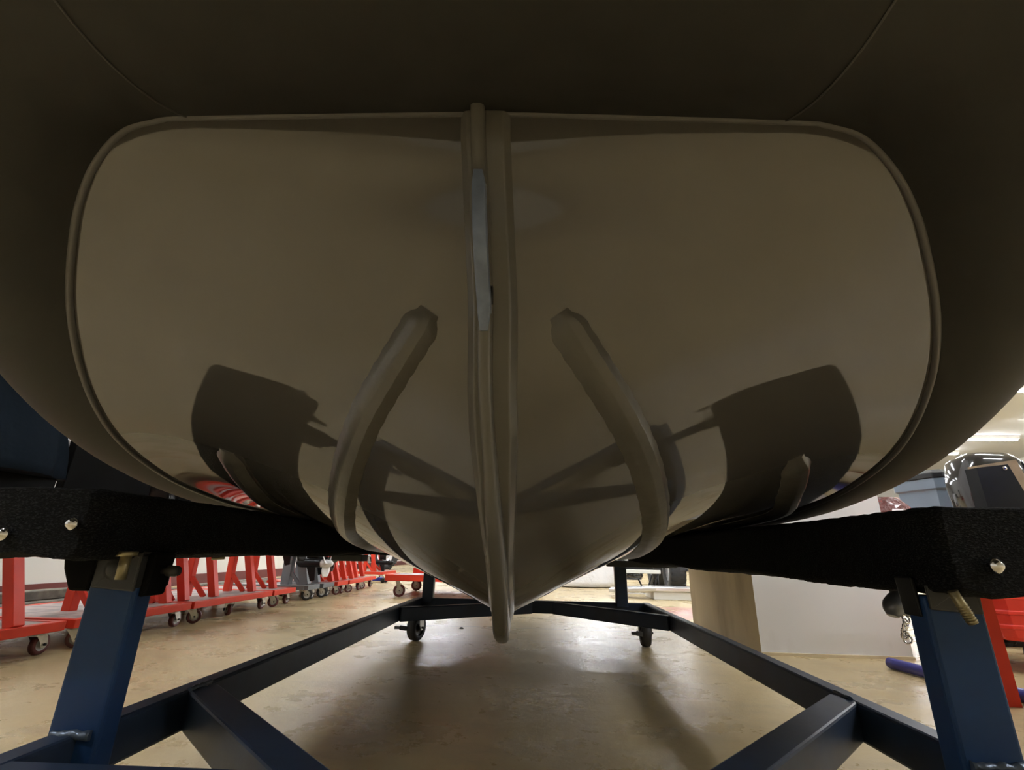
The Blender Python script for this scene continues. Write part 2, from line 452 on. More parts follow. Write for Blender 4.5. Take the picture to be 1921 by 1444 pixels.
# strakes: raised rounded runners lying on the hull, traced over its surface
LS = [(806, 583), (770, 640), (730, 705), (690, 775), (662, 845), (645, 915), (642, 965), (655, 1000)]
RS = [(1048, 588), (1088, 650), (1130, 715), (1172, 785), (1205, 855), (1225, 925), (1230, 975), (1222, 1010)]
def build_strake(pix, side, name):
    hits = [hit(*q) for q in pix]; hits = [h for h in hits if h]
    # carry on aft over the surface in straight steps towards the stern
    x_, y_ = hits[-1][0].x, hits[-1][0].y
    ylast = y_
    for dy in (.12, .3, .6, 1.1, 1.8):
        o_ = Vector((x_ + side * .03 * min(1, dy), ylast + dy, -.5))
        p, n, i, d = bvh.ray_cast(o_, Vector((0, 0, 1)))
        if p is not None: hits.append((p, n if n.z < 0 else -n))
    P = catmull([a for a, b in hits], 7); Nn = catmull([b for a, b in hits], 7); n_ = len(P); ring = []
    for i in range(n_):
        # settle each station onto the hull
        loc, nn, idx, dist = bvh.find_nearest(P[i])
        if nn.dot(Nn[i]) < 0: nn = -nn
        p = loc
        t = (P[min(i + 1, n_ - 1)] - P[max(i - 1, 0)]).normalized(); n = (nn - t * nn.dot(t)).normalized(); sd = t.cross(n)
        e = math.sin(min(1, (i + .6) / 4.0) * math.pi / 2)
        wd = .0235 * max(.55, e); h_ = .0145 * max(.2, e)
        jit = 1 + .03 * math.sin(i * 1.9)
        ring.append([p + sd * (wd * jit * a) + n * (h_ * b - (0.0 if b > 0 else .010)) for a, b in
                     [(-1.25, -.05), (-1.12, .06), (-.72, .80), (-.58, .95), (-.05, 1.0), (.06, .98), (.60, .62), (.72, .50), (1.12, .06), (1.25, -.05)]])
    o = MB().loft(ring).build(name, M['strake'], boat); es = o.modifiers.new('crease', 'EDGE_SPLIT'); es.split_angle = R(24); return o
build_strake(LS, -1, 'strake'); build_strake(RS, 1, 'strake')
build_strake([(425, 845), (440, 875), (462, 905), (492, 935)], -1, 'strake')
build_strake([(1493, 858), (1492, 890), (1482, 925), (1462, 958)], 1, 'strake')

# inflatable tube collar
def tube_path():
    half = [(0, .330, 1.110), (.20, .330, 1.110), (.36, .334, 1.106), (.50, .372, 1.08), (.60, .445, 1.03), (.69, .565, .975), (.735, .70, .920), (.755, .88, .855),
            (.755, 1.13, .80), (.750, 1.5, .755), (.745, 2.0, .730), (.745, 2.8, .72), (.745, 4.1, .717)]
    right = catmull(half, 8)
    left = [Vector((-p.x, p.y, p.z)) for p in reversed(right)][:-1]
    return left + right
TP = tube_path()
def snap(c):      # keep the tube just touching the hull's edge
    q = min(e2, key=lambda p: (p - c).length)
    return q + (c - q).normalized() * .2045
for _ in range(2):
    TP = [snap(c) if c.y < 3.6 else c for c in TP]
    TP = [TP[0]] + [(TP[i - 1] + TP[i] * 2 + TP[i + 1]) / 4 for i in range(1, len(TP) - 1)] + [TP[-1]]
_o = list(TP)
TR = [.205] * len(TP)
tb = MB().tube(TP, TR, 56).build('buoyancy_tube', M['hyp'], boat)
def seam_ring(idx, r=.2055):
    a = TP[idx - 1]; b = TP[idx + 1]; d = (b - a).normalized(); u = d.orthogonal().normalized(); q = d.cross(u)
    pts = [TP[idx] + (u * math.cos(k * math.pi / 32) + q * math.sin(k * math.pi / 32)) * r for k in range(65)]
    return MB().tube(pts, .0014, 6, caps=False).build('seam', M['seam'], tb)
nT = len(TP) // 2
for k in (-18, 16, -74, 74): seam_ring(nT + k)
# inner deck closing the boat
dk = MB()
dk.add([(-.68, 4, .6), (.68, 4, .6), (.68, .95, .66), (.5, .62, .95), (-.5, .62, .95), (-.68, .95, .66)], [(0, 1, 2, 5), (5, 2, 3, 4)])
dk.build('deck', M['gel'], boat, fix=False)
tr_ = MB().prism([(-.69, 4.0, .515), (0, 4.0, .305), (.69, 4.0, .515), (.69, 4.0, .72), (-.69, 4.0, .72)], (0, .03, 0)).build('transom', M['gel'], boat)

# ------------------------------------------------------------------ cradle
cr = thing('boat_cradle', 'dark blue steel boat cradle on castors carrying the grey boat on two black carpeted bunks', 'boat cradle', (0, 0, 0))
RZ0, RZ1 = .140, .200
zc = (RZ0 + RZ1) / 2
MB().box((-.615, .60, RZ0), (-.578, 2.70, RZ1)).build('rail', M['bluegrey'], cr, bevel=.005)
MB().box((.550, .62, RZ0), (.586, 2.72, RZ1)).build('rail', M['bluegrey'], cr, bevel=.005)
MB().beam((-.59, 2.68, zc), (.57, 2.69, zc), .04, .058).build('crossbar', M['bluegrey'], cr, bevel=.004)
MB().beam((-.59, .60, zc), (.56, .62, zc), .04, .058).build('crossbar', M['bluegrey'], cr, bevel=.004)
MB().beam((-.58, 2.24, zc - .001), (-.02, 2.66, zc - .001), .036, .056).build('diagonal_bar', M['bluegrey'], cr, bevel=.004)
MB().beam((.555, 2.20, zc - .001), (.10, 2.66, zc - .001), .036, .056).build('diagonal_bar', M['bluegrey'], cr, bevel=.004)
MB().beam((-.575, .935, zc), (-.225, .60, zc), .05, .058).build('diagonal_bar', M['bluegrey'], cr, bevel=.004)
MB().beam((.555, 1.02, zc), (.115, .55, zc), .05, .058).build('diagonal_bar', M['bluegrey'], cr, bevel=.004)
# front posts: rectangular tube, blue
def front_post(xi, xo, ya, yb, topz, name='post'):
    return MB().box((xi, ya, RZ0 - .005), (xo, yb, topz)).build(name, M['blue'], cr, bevel=.005, seg=3)
front_post(-.55, -.620, .695, .728, .392)
front_post(.500, .572, .697, .732, .388)
# weld beads where post meets rail
def bead(a, b, r=.005, parent=None, m='weld'):
    a = Vector(a); b = Vector(b); n = 10
    pts = [a.lerp(b, i / n) + Vector((random.uniform(-1, 1), random.uniform(-1, 1), random.uniform(-1, 1))) * .001 for i in range(n + 1)]
    return MB().tube(pts, [r * random.uniform(.7, 1.25) for _ in pts], 8).build('weld_bead', M[m], parent or cr)
bead((-.612, .694, .200), (-.560, .694, .200), .0055)
bead((.508, .696, .206), (.565, .696, .206), .0055)
bead((.551, .995, .201), (.551, 1.045, .201), .004)
bead((-.578, .905, .201), (-.578, .96, .201), .004)
# brackets between post and bunk
def bracket(x0, x1, y0, y1, z0, z1):
    m_ = MB()
    m_.prism([(x0, y0, z0), (x1, y0, z0 - .004), (x1, y0, z1), (x0, y0, z1)], (0, .005, 0))
    m_.box((x0, y0, z1 - .006), (x1, y1 + .02, z1))
    m_.box((x1 - .004, y0, z0), (x1, y1 + .02, z1))
    return m_
bracket(-.612, -.549, .688, .735, .372, .418).build('bracket', M['bracket'], cr, bevel=.002)
bracket(.502, .565, .690, .735, .372, .410).build('bracket', M['bracket'], cr, bevel=.002)
# disc weld mark on left bracket
MB().lathe([(0, -.002), (.009, -.002), (.011, 0), (.013, -.001), (.0145, .003)], (-.585, .688, .396), (0, 1, 0), 20).build('pivot_bolt', M['bracket'], cr)
# vertical bolts
b1 = MB(); b1.cyl((-.548, .660, .385), (-.548, .660, .414), .0065, 14); b1.cyl((-.548, .660, .414), (-.548, .660, .420), .0125, 6)
tag(b1.build('bolt', M['brass'], cr), 'yellowish zinc bolt under the left bunk')
b2 = MB(); b2.cyl((.502, .650, .397), (.516, .650, .362), .0055, 14)
for k in range(7): b2.lathe([(.0055, -.001), (.0064, 0), (.0055, .001)], Vector((.502, .650, .397)).lerp(Vector((.516, .650, .362)), .45 + k * .08), (.37, 0, -.93), 14)
tag(b2.build('bolt', M['brass'], cr), 'slanting yellowish threaded bolt under the right bunk')
# clamp on inner side, left (black block with knob)
MB().prism([(-.550, .700, .360), (-.541, .700, .362), (-.536, .700, .418), (-.550, .700, .418)], (0, .040, 0)).build('clamp_block', M['matte'], cr, bevel=.003)
MB().lathe([(.0, .020), (.006, .020), (.0075, .016), (.0075, .004), (.004, 0), (.004, -.012)], (-.533, .72, .394), (1, 0, 0), 16).build('knob', M['bracket'], cr)
MB().prism([(-.654, .70, .366), (-.624, .70, .366), (-.622, .70, .415), (-.676, .70, .415), (-.670, .70, .394)], (0, .05, 0)).build('clamp_block', M['matte'], cr, bevel=.004)
MB().prism([(.497, .705, .362), (.501, .705, .362), (.501, .705, .41), (.494, .705, .41)], (0, .03, 0)).build('clamp_block', M['blackm'], cr, bevel=.003)
# rear posts
for xa, xb in ((-.578, -.522), (.410, .468)):
    MB().box((xa, 2.655, RZ1 - .02), (xb, 2.70, .40)).build('post', M['bluegrey'], cr, bevel=.004)
MB().beam((-.70, 2.66, .40), (-.43, 2.66, .40), .05, .02).build('bunk_support', M['bracket'], cr, bevel=.003)
MB().beam((.37, 2.66, .385), (.72, 2.66, .385), .05, .03).build('bunk_support', M['bracket'], cr, bevel=.003)
for xx in (-.60, .57):
    MB().box((xx - .05, 1.6, .392), (xx + .05, 1.66, .412)).build('bunk_support', M['bracket'], cr, bevel=.003)
# bunks: carpet wrapped boards with soft, slightly uneven faces
def bunk(xin, xout, y0, y1, z0, z1, seed, ro):
    rnd = random.Random(seed); sg = 1 if xout > xin else -1
    prof = []
    rad = .014
    for q_, (cx_, cz_, a0) in enumerate(((xout - sg * .014, z1 - .014, 0), (xin + sg * .014, z1 - .014, 90), (xin + sg * .014, z0 + .014, 180), (xout - sg * ro, z0 + ro, 270))):
        rad = ro if q_ == 3 else .014
        for k in range(6):
            a = R(a0 + k * 18)
            prof.append((cx_ + sg * rad * math.cos(a), cz_ + rad * math.sin(a)))
    # resample sides
    full = []
    for i in range(len(prof)):
        a = prof[i]; b = prof[(i + 1) % len(prof)]
        L_ = math.hypot(a[0] - b[0], a[1] - b[1]); n = max(1, int(L_ / .012))
        for k in range(n): full.append((a[0] + (b[0] - a[0]) * k / n, a[1] + (b[1] - a[1]) * k / n))
    cx_, cz_ = (xin + xout) / 2, (z0 + z1) / 2
    rings = []; ys = []
    y = y0
    while y < y1: ys.append(y); y += .012 if y < y0 + .5 else .05
    ys.append(y1)
    for i, y in enumerate(ys):
        s = 1.0 if i > 1 else (.93 if i == 0 else .985)
        rings.append([Vector((cx_ + (x - cx_) * s + rnd.uniform(-.0012, .0012), y - .0 , cz_ + (z - cz_) * s + .0035 * math.sin(x * 47 + y * 9 + seed) * (1 if z < cz_ else .2) + rnd.uniform(-.0012, .0012))) for x, z in full])
    return MB().loft(rings).build('bunk', M['carpet'], cr)
bl = bunk(-.550, -.77, .592, 2.78, .412, .497, 1, .016)
br_ = bunk(.500, .735, .645, 2.78, .392, .497, 4, .075)
def button_bolt(x, y, z, par, r=.0062):
    return MB().lathe([(0, -.0045), (r * .45, -.0042), (r * .85, -.002), (r, 0), (r * 1.25, .0008), (r * 1.25, .002), (r * .6, .012)], (x, y, z), (0, 1, 0), 20).build('bolt', M['chrome'], par)
button_bolt(-.650, .583, .438, bl); button_bolt(-.566, .583, .4515, bl)
button_bolt(.552, .636, .4265, br_, .007)
MB().cyl((-.52, .80, .410), (-.50, .80, .4115), .0022, 8).build('bolt', M['brass'], bl)

# clamp hub behind the right post
ck = MB()
path = [(.690, .985, .350), (.668, .98, .360), (.647, .978, .352), (.640, .976, .336)]
ck.tube(catmull(path, 6), [.017, .021, .022, .021, .021, .022, .022, .021, .021, .020, .019, .018, .018, .017, .016, .015, .013, .011, .009][:19], 18)
hub = ck.build('adjuster_elbow', M['cast'], cr)
tag(hub, 'rounded dark grey metal elbow')
for k in range(6):
    a = k * .9
    c0 = Vector((.652 + .004 * math.cos(a), .968, .333 - .0065 * k))
    ring = [c0 + Vector((.0055 * math.cos(q * math.pi / 5), .003 * math.sin(a + q * math.pi / 5), .0065 * math.sin(q * math.pi / 5))) for q in range(11)]
    MB().tube(ring, .0016, 6, caps=False).build('chain_link', M['chrome'], hub)
MB().beam((.66, .985, .368), (.655, .985, .40), .012, .012, up=(0, 1, 0)).build('adjuster_stem', M['bracket'], cr)

# casters ------------------------------------------------------------
def caster(parent, x, y, ztop, dia, ang, tyre='wheelred', hubm='wheelgrey', forkm='zinc', brake=True, wid=.03, trail=.025):
    """swivel caster under (x, y, ztop); ang: rolling direction"""
    T = Matrix.Translation((x, y, 0)) @ Matrix.Rotation(ang, 4, 'Z')
    r = dia / 2
    e = bpy.data.objects.new('caster', None)
    m_ = MB()
    m_.box((-.034, -.028, ztop - .004), (.034, .028, ztop))
    m_.lathe([(.022, ztop - .004), (.024, ztop - .009), (.020, ztop - .015)], (0, 0, 0), (0, 0, 1), 16)
    top = ztop - .012
    for s in (-1, 1):
        yy = s * (wid / 2 + .006)
        m_.prism([(-.020, yy, top), (.022, yy, top), (trail + .016, yy, r + .002), (trail + .010, yy, r - .012), (trail - .010, yy, r - .012), (trail - .018, yy, r + .006)], (0, s * .003, 0))
    m_.box((-.022, -wid / 2 - .008, top - .003), (.022, wid / 2 + .008, top + .003))
    m_.v = [T @ v for v in m_.v]
    f = m_.build('caster', M[forkm], parent)
    wm = MB().lathe([(r * .62, -wid * .44), (r * .86, -wid * .5), (r * .97, -wid * .36), (r, 0), (r * .97, wid * .36), (r * .86, wid * .5), (r * .62, wid * .44)], (trail, 0, r), (0, 1, 0), 28)
    wm.v = [T @ v for v in wm.v]; wo = wm.build('wheel', M[tyre], f)
    hm = MB().lathe([(0, -wid * .34), (r * .2, -wid * .42), (r * .28, -wid * .25), (r * .55, -wid * .25), (r * .64, -wid * .44)], (trail, 0, r), (0, 1, 0), 24)
    hm.lathe([(0, wid * .34), (r * .2, wid * .42), (r * .28, wid * .25), (r * .55, wid * .25), (r * .64, wid * .44)], (trail, 0, r), (0, 1, 0), 24)
    hm.v = [T @ v for v in hm.v]; hm.build('hub', M[hubm], f)
    ax = MB().cyl((trail, -wid / 2 - .016, r), (trail, wid / 2 + .016, r), .005, 8); ax.lathe([(.009, -.003), (.009, .003)], (trail, wid / 2 + .013, r), (0, 1, 0), 6)
    ax.v = [T @ v for v in ax.v]; ax.build('axle', M['blackm'], f)
    if brake:
        b_ = MB(); b_.beam((trail + r * .8, 0, r + .028), (trail + r * .8 + .032, 0, r + .014), wid + .012, .004); b_.beam((.02, 0, top - .006), (trail + r * .8, 0, r + .030), .012, .004)
        b_.v = [T @ v for v in b_.v]; b_.build('brake_pedal', M['blackm' if forkm == 'zinc' and tyre == 'black' else 'zinc'], f)
    bpy.data.objects.remove(e)
    return f
caster(cr, -.600, 2.66, RZ0 + .001, .125, R(72), 'black', 'blackm', 'zinc', False, .048, .01)
caster(cr, .553, 2.70, RZ0 + .001, .125, R(86), 'black', 'blackm', 'zinc', False, .048, .01)
for o_ in (cr,):
    pass
# side brake pedals of the rear casters
for bx, by in ((-.655, 2.62), (.513, 2.66)):
    m_ = MB(); m_.beam((bx + .022, by, .062), (bx - .012, by - .006, .066), .014, .02); m_.box((bx - .036, by - .018, .060), (bx - .010, by + .004, .073))
    m_.build('brake_pedal', M['bracket'], cr)
caster(cr, -.60, .63, RZ0 + .001, .125, R(80), 'black', 'blackm', 'zinc', False, .034, .01)
caster(cr, .57, .65, RZ0 + .001, .125, R(95), 'black', 'blackm', 'zinc', False, .034, .01)

# ------------------------------------------------------------------ outboard motors
def outboard(x, y, z, label, cowl='blackg', leg='blackm', prop='blackm', face=1, scale=1.0, group=None, tilt=0, propz=-.62, cowl_top=True, tiller=True):
    """hangs at its clamp (x,y,z); propeller side towards +x when face=1"""
    t = thing('outboard_motor', label, 'outboard motor', (x, y, z), 0 if face == 1 else math.pi, group)
    t.scale = (scale,) * 3
    def ring(cx_, cy_, z_, a, b, n=20, e=3.2):
        out = []
        for k in range(n):
            q = 2 * math.pi * k / n; c_, s_ = math.cos(q), math.sin(q)
            out.append(Vector((cx_ + a * abs(c_) ** (2 / e) * (1 if c_ > 0 else -1), cy_ + b * abs(s_) ** (2 / e) * (1 if s_ > 0 else -1), z_)))
        return out
    if cowl_top:
        MB().loft([ring(.05, 0, .06, .17, .12), ring(.05, 0, .10, .19, .135), ring(.05, 0, .25, .20, .14), ring(.045, 0, .37, .18, .125), ring(.04, 0, .42, .12, .08)]).build('cowl', M[cowl], t)
        MB().loft([ring(.05, 0, .052, .175, .125), ring(.05, 0, .075, .185, .13)]).build('cowl_seal', M['chrome'], t)
    MB().loft([ring(.08, 0, .06, .09, .06), ring(.09, 0, -.1, .075, .045), ring(.10, 0, -.36, .06, .032), ring(.10, 0, -.42, .065, .030)]).build('midsection', M[leg], t)
    pl = MB().prism([(.02, -.05, -.435), (.18, -.07, -.435), (.30, -.06, -.435), (.33, 0, -.435), (.30, .06, -.435), (.18, .07, -.435), (.02, .05, -.435), (-.01, 0, -.435)], (0, 0, .01))
    pl.loft([ring(.11, 0, -.43, .06, .022, e=2), ring(.115, 0, -.58, .055, .020, e=2)])
    pl.tube(catmull([(-.03, 0, propz), (.02, 0, propz), (.12, 0, propz), (.20, 0, propz)], 5), [.006, .014, .024, .031, .034, .036, .037, .037, .037, .036, .035, .035, .034, .034, .033, .032], 16)
    pl.prism([(.06, -.005, propz), (.15, -.005, propz), (.16, -.005, propz - .14), (.12, -.005, propz - .15)], (0, .01, 0))
    pl.build('gearcase', M[leg], t)
    pr = MB(); c0 = Vector((.245, 0, propz))
    pr.tube([c0 + Vector((-.05, 0, 0)), c0, c0 + Vector((.045, 0, 0)), c0 + Vector((.06, 0, 0))], [.032, .033, .026, .012], 16)
    for b_ in range(3):
        A = b_ * 2.094 + .5; g = []
        for i in range(8):
            rr = .028 + .085 * i / 7; half = .8 * math.sin(math.pi * (.22 + .70 * i / 7)) + .05
            g.append([c0 + Vector((.045 * (q / 4 - .5) * (1.3 - i / 9), math.cos(A + half * (q / 4 - .5) * 1.3) * rr, math.sin(A + half * (q / 4 - .5) * 1.3) * rr)) for q in range(5)])
        vv = [v for r_ in g for v in r_]; fs = [(i * 5 + q, i * 5 + q + 1, (i + 1) * 5 + q + 1, (i + 1) * 5 + q) for i in range(7) for q in range(4)]
        n0 = len(vv); vv2 = vv + [v + Vector((.004, 0, 0)) for v in vv]
        fs2 = fs + [tuple(j + n0 for j in f[::-1]) for f in fs]
        bd = [i * 5 for i in range(8)] + [35 + q for q in range(1, 5)] + [i * 5 + 4 for i in range(6, -1, -1)] + [3, 2, 1]
        fs2 += [(bd[i], bd[(i + 1) % len(bd)], bd[(i + 1) % len(bd)] + n0, bd[i] + n0) for i in range(len(bd))]
        pr.add(vv2, fs2, True)
    pr.build('propeller', M[prop], t)
    cb = MB(); cb.box((-.10, -.09, -.16), (-.07, .09, .05)); cb.box((-.16, -.09, .03), (-.07, -.05, .05)); cb.box((-.16, .05, .03), (-.07, .09, .05)); cb.box((-.07, -.05, -.14), (.02, .05, .03))
    cb.build('clamp_bracket', M['cast'], t)
    if tiller: MB().tube(catmull([(-.12, .03, .07), (-.25, .04, .09), (-.42, .04, .10)], 4), .015, 10).build('tiller', M['blackm'], t)
    return t

# ------------------------------------------------------------------ stands
def stand(y0, y1, posts, label, x0=-1.95, x1=-2.62, z0=.085, z1=.122, color='red', name='motor_stand', casters=((0, 1), (1, 1), (0, 0), (1, 0)), tyre='wheelred', dia=.078, topz=.86, deck='ply', group=None, cat='motor stand', board=True):
    t = thing(name, label, cat, ((x0 + x1) / 2, (y0 + y1) / 2, 0), 0, group)
    inv = Vector(((x0 + x1) / 2, (y0 + y1) / 2, 0))
    def B(mb, n, m_, bev=.003, par=None):
        mb.v = [v - inv for v in mb.v]; return mb.build(n, M[m_], par or t, bevel=bev)
    b = .035
    zc_ = (z0 + z1) / 2; h = z1 - z0
    B(MB().box((x0 - b, y0, z0), (x0, y1, z1)), 'base_beam', color)
    B(MB().box((x1, y0, z0), (x1 + b, y1, z1)), 'base_beam', color)
    B(MB().box((x1 + b, y0, z0), (x0 - b, y0 + b, z1)), 'base_beam', color)
    B(MB().box((x1 + b, y1 - b, z0), (x0 - b, y1, z1)), 'base_beam', color)
    if deck: B(MB().box((x1 + b, y0 + b, z1 - .012), (x0 - b, y1 - b, z1 - .002)), 'deck', deck, 0)
    for (xa, ya, xb, yb, wd, zt) in posts:
        B(MB().beam((xa, ya, z1 - .006), (xb, yb, zt), wd, wd, up=(1, 0, 0)), 'post', color)
    for (i, j) in casters:
        cx_ = x0 - .05 if i == 0 else x1 + .05; cy_ = {0: y0 + .06, 1: y1 - .06, 2: (y0 + y1) / 2}[j]
        f = caster(t, cx_ - inv.x, cy_ - inv.y, z0 + .001, dia, R(40 + 50 * j + 17 * i), tyre, 'wheelgrey', 'zinc', False, .024, .018)
    return t

# each stand: rear uprights, front struts leaning back to them, small braces, transom board on top
def motor_stand(y0, y1, frames, label, topz=1.24, xf=-2.06, xr=-2.24, color='red', board='matte', wd=.045, ztop=.64, **k):
    t = stand(y0, y1, [], label, color=color, **k)
    c = Vector((t.location.x, t.location.y, 0))
    def B(mb, n):
        mb.v = [v - c for v in mb.v]; return mb.build(n, M[color], t, bevel=.003)
    for y in frames:
        B(MB().beam((xr, y, .118), (xr, y, ztop), wd, wd, up=(1, 0, 0)), 'upright')
        B(MB().beam((xf, y + .01, .118), (xr + .03, y + .01, ztop - .02), wd, wd, up=(1, 0, 0)), 'strut')
        B(MB().beam((xr + .02, y - .01, .235), (xr + .125, y - .01, .120), .02, .028, up=(1, 0, 0)), 'brace')
    MB().box((xr - .02 - c.x, y0 + .02 - c.y, ztop - .05), (xr + .025 - c.x, y1 - .02 - c.y, topz)).build('transom_board', M[board], t, bevel=.004)
    return t
motor_stand(1.20, 2.13, [1.42, 1.93], 'red wheeled motor stand at the far left edge, cut by the picture edge', xf=-1.98, xr=-2.2, topz=.70)
motor_stand(2.17, 2.905, [2.44, 2.83], 'red wheeled motor stand just right of the left blue cradle post')
motor_stand(2.93, 3.80, [2.98, 3.26, 3.70], 'long red wheeled motor stand left of the white propeller, with three frames', casters=((0, 0), (0, 1), (1, 0), (1, 1), (0, 2)))
motor_stand(3.825, 4.17, [4.00], 'short red wheeled motor stand directly before the two dark grey stands')
motor_stand(4.37, 4.61, [4.50], 'dark grey wheeled stand under the white propeller', color='grey', tyre='black', dia=.095, x0=-1.94, xf=-2.03, xr=-2.2, wd=.075)
motor_stand(4.66, 4.92, [4.80], 'dark grey wheeled stand under the small black propeller', color='grey', tyre='black', dia=.095, x0=-1.93, x1=-2.4, wd=.06)
motor_stand(4.95, 5.23, [5.0, 5.16], 'red wheeled motor stand right behind the grey stands', x0=-1.91, xf=-2.0, xr=-2.2)
motor_stand(5.25, 5.70, [5.36, 5.56], 'red wheeled motor stand with two thin frames, behind the first one after the grey stands', x0=-1.90, xf=-2.0, xr=-2.2)
motor_stand(5.75, 6.20, [5.86, 6.08], 'red wheeled motor stand with the blue jack at its foot', x0=-1.93, xf=-2.06)
motor_stand(7.30, 8.00, [7.45, 7.80], 'farthest red wheeled motor stand of the left row, set apart from the others', x0=-2.18, x1=-2.85, xf=-2.35, xr=-2.5, board='white')

# motors hanging on the stands
for (x, y, z, lab, kw) in [
    (-2.10, 2.50, 1.22, 'black outboard motor hanging on the stand right of the left blue post', {}),
    (-2.10, 2.83, 1.20, 'black outboard motor with a dark leg, second along the left row', {}),
    (-2.12, 3.20, 1.22, 'black outboard motor over the long red stand', {}),
    (-2.12, 3.62, 1.20, 'black outboard motor on the far end of the long red stand', {}),
    (-2.12, 4.02, 1.06, 'black outboard motor on the short red stand', {}),
    (-2.10, 4.48, .92, 'grey legged outboard motor with a white propeller', dict(leg='blackm', prop='white', scale=1.0)),
    (-2.16, 4.80, .88, 'outboard motor with a small glossy black propeller', dict(prop='blackg', scale=.9)),
    (-2.14, 5.46, 1.22, 'black outboard motor among the red stands behind the grey ones', {}),
    (-2.16, 5.97, 1.2, 'black outboard motor on the red stand near the blue jack', {}),
    (-2.40, 7.62, .80, 'black outboard motor on the farthest red stand of the left row', dict(scale=.9))]:
    outboard(x, y, z, lab, **kw)

# navy cover draped over the nearest motor on the left
def drape(x0, x1, y0, y1, z0, z1, seed):
    rnd = random.Random(seed); rings = []; n = 48
    cx_, cy_ = (x0 + x1) / 2, (y0 + y1) / 2; a, b = (x1 - x0) / 2, (y1 - y0) / 2
    ph = [rnd.uniform(0, 6.28) for _ in range(4)]
    for i in range(22):
        u = i / 21; z = z0 + (z1 - z0) * u
        k = (1 - max(0, (u - .72) / .28) ** 2.6 * .97) * (1.0 + .10 * (1 - u) - .10 * math.exp(-((u - .30) / .12) ** 2))
        r_ = []
        for j in range(n):
            q = 2 * math.pi * j / n; c_, s_ = math.cos(q), math.sin(q)
            f = 1 + (1 - u) * (.035 * math.sin(5 * q + ph[0] + 2 * u) + .03 * math.sin(9 * q + ph[1] - 3 * u) + .015 * math.sin(17 * q + ph[2])) + .01 * math.sin(3 * q + 14 * u)
            r_.append(Vector((cx_ + a * k * f * abs(c_) ** .7 * (1 if c_ > 0 else -1), cy_ + b * k * f * abs(s_) ** .7 * (1 if s_ > 0 else -1), z)))
        rings.append(r_)
    return MB().loft(rings)
o = drape(-2.62, -2.08, 1.15, 2.12, .70, 1.62, 3).build('motor_cover', M['navy'])
tag(o, 'dark navy fabric cover hanging over a motor at the left edge, beneath the boat tube', 'cover')
# crumpled bright film hanging beside it
rings = []
rnd = random.Random(5)
for i in range(16):
    u = i / 15; z = 1.06 - .32 * u; wd = .056 * (1 - .72 * u) + .006
    cx_, cy_ = -2.235 + .00 * u - .035 * u + rnd.uniform(-.002, .002), 2.15
    rings.append([Vector((cx_ + wd * math.cos(q * math.pi / 6) * (1 + rnd.uniform(-.2, .2)), cy_ + .025 * math.sin(q * math.pi / 6) * (1 + rnd.uniform(-.3, .3)), z)) for q in range(12)])
o = MB().loft(rings, smooth=False).build('plastic_film', M['foil'])
tag(o, 'strip of crumpled silvery plastic film hanging beside the navy cover', 'plastic film')

# old timber lying along the left wall behind the stands
for (ya, yb, x, z, lab) in [
    (2.2, 4.2, -3.42, .0, 'weathered timber baulk on the floor closest to the left wall, nearest the camera'),
    (2.5, 4.6, -3.27, .0, 'weathered timber baulk on the floor right behind the second red stand'),
    (2.6, 4.4, -3.35, .062, 'weathered timber baulk lying on top of the two nearest ones by the left wall'),
    (4.9, 6.4, -3.40, .0, 'weathered timber baulk farther along the left wall, touching the baseboard side'),
    (5.0, 6.6, -3.22, .0, 'weathered timber baulk farther along the left wall, on the stands side')]:
    o = MB().beam((0, 0, .03), (0, yb - ya, .03), .11, .06).build('timber', M['pallet'], bevel=.006); o.location = (x, ya, z)
    tag(o, lab, 'timber', 'timber baulks along the left wall')

# ------------------------------------------------------------------ red dolly behind the boat
t = thing('flat_dolly', 'low red steel dolly on large castors, seen under the hull left of the keel', 'dolly', (-1.05, 5.4, 0))
MB().box((-.36, -.52, .150), (.60, .52, .158)).build('bed', M['red'], t, bevel=.002)
for n_, a, b in (('rim', (-.36, -.53, .148), (.60, -.50, .205)), ('rim', (-.36, .50, .148), (.60, .53, .235)), ('rim', (-.38, -.53, .148), (-.35, -.1, .205)), ('rim', (.58, -.53, .148), (.61, .53, .205))):
    MB().box(a, b).build(n_, M['red'], t, bevel=.003)
MB().box((-.34, -.49, .158), (-.05, -.02, .200)).build('wooden_insert', M['ply'], t)
for x, y, a in ((-.28, -.42, 15), (-.30, .38, 10), (.48, -.40, 20), (.48, .40, 5)):
    caster(t, x, y, .149, .115, R(a), 'wheelred', 'wheelgrey', 'zinc', y < 0 and x < 0, .03, .02)

# blue jack on the floor
t = thing('floor_jack', 'small low blue floor jack with round wheels by the red stands', 'jack', (-2.2, 7.0, 0))
MB().prism([(-.25, -.05, .02), (.18, -.06, .02), (.20, 0, .02), (.18, .06, .02), (-.25, .05, .02)], (0, 0, .035)).build('body', M['ballblue'], t, bevel=.006)
for x in (-.2, .14):
    for y in (-.07, .07): MB().lathe([(0, -.012), (.03, -.012), (.034, 0), (.03, .012), (0, .012)], (x, y, .034), (0, 1, 0), 16).build('wheel', M['blackm'], t)
MB().lathe([(0, .0), (.04, .0), (.035, .012), (0, .014)], (.08, 0, .055), (0, 0, 1), 16).build('saddle', M['ballblue'], t)

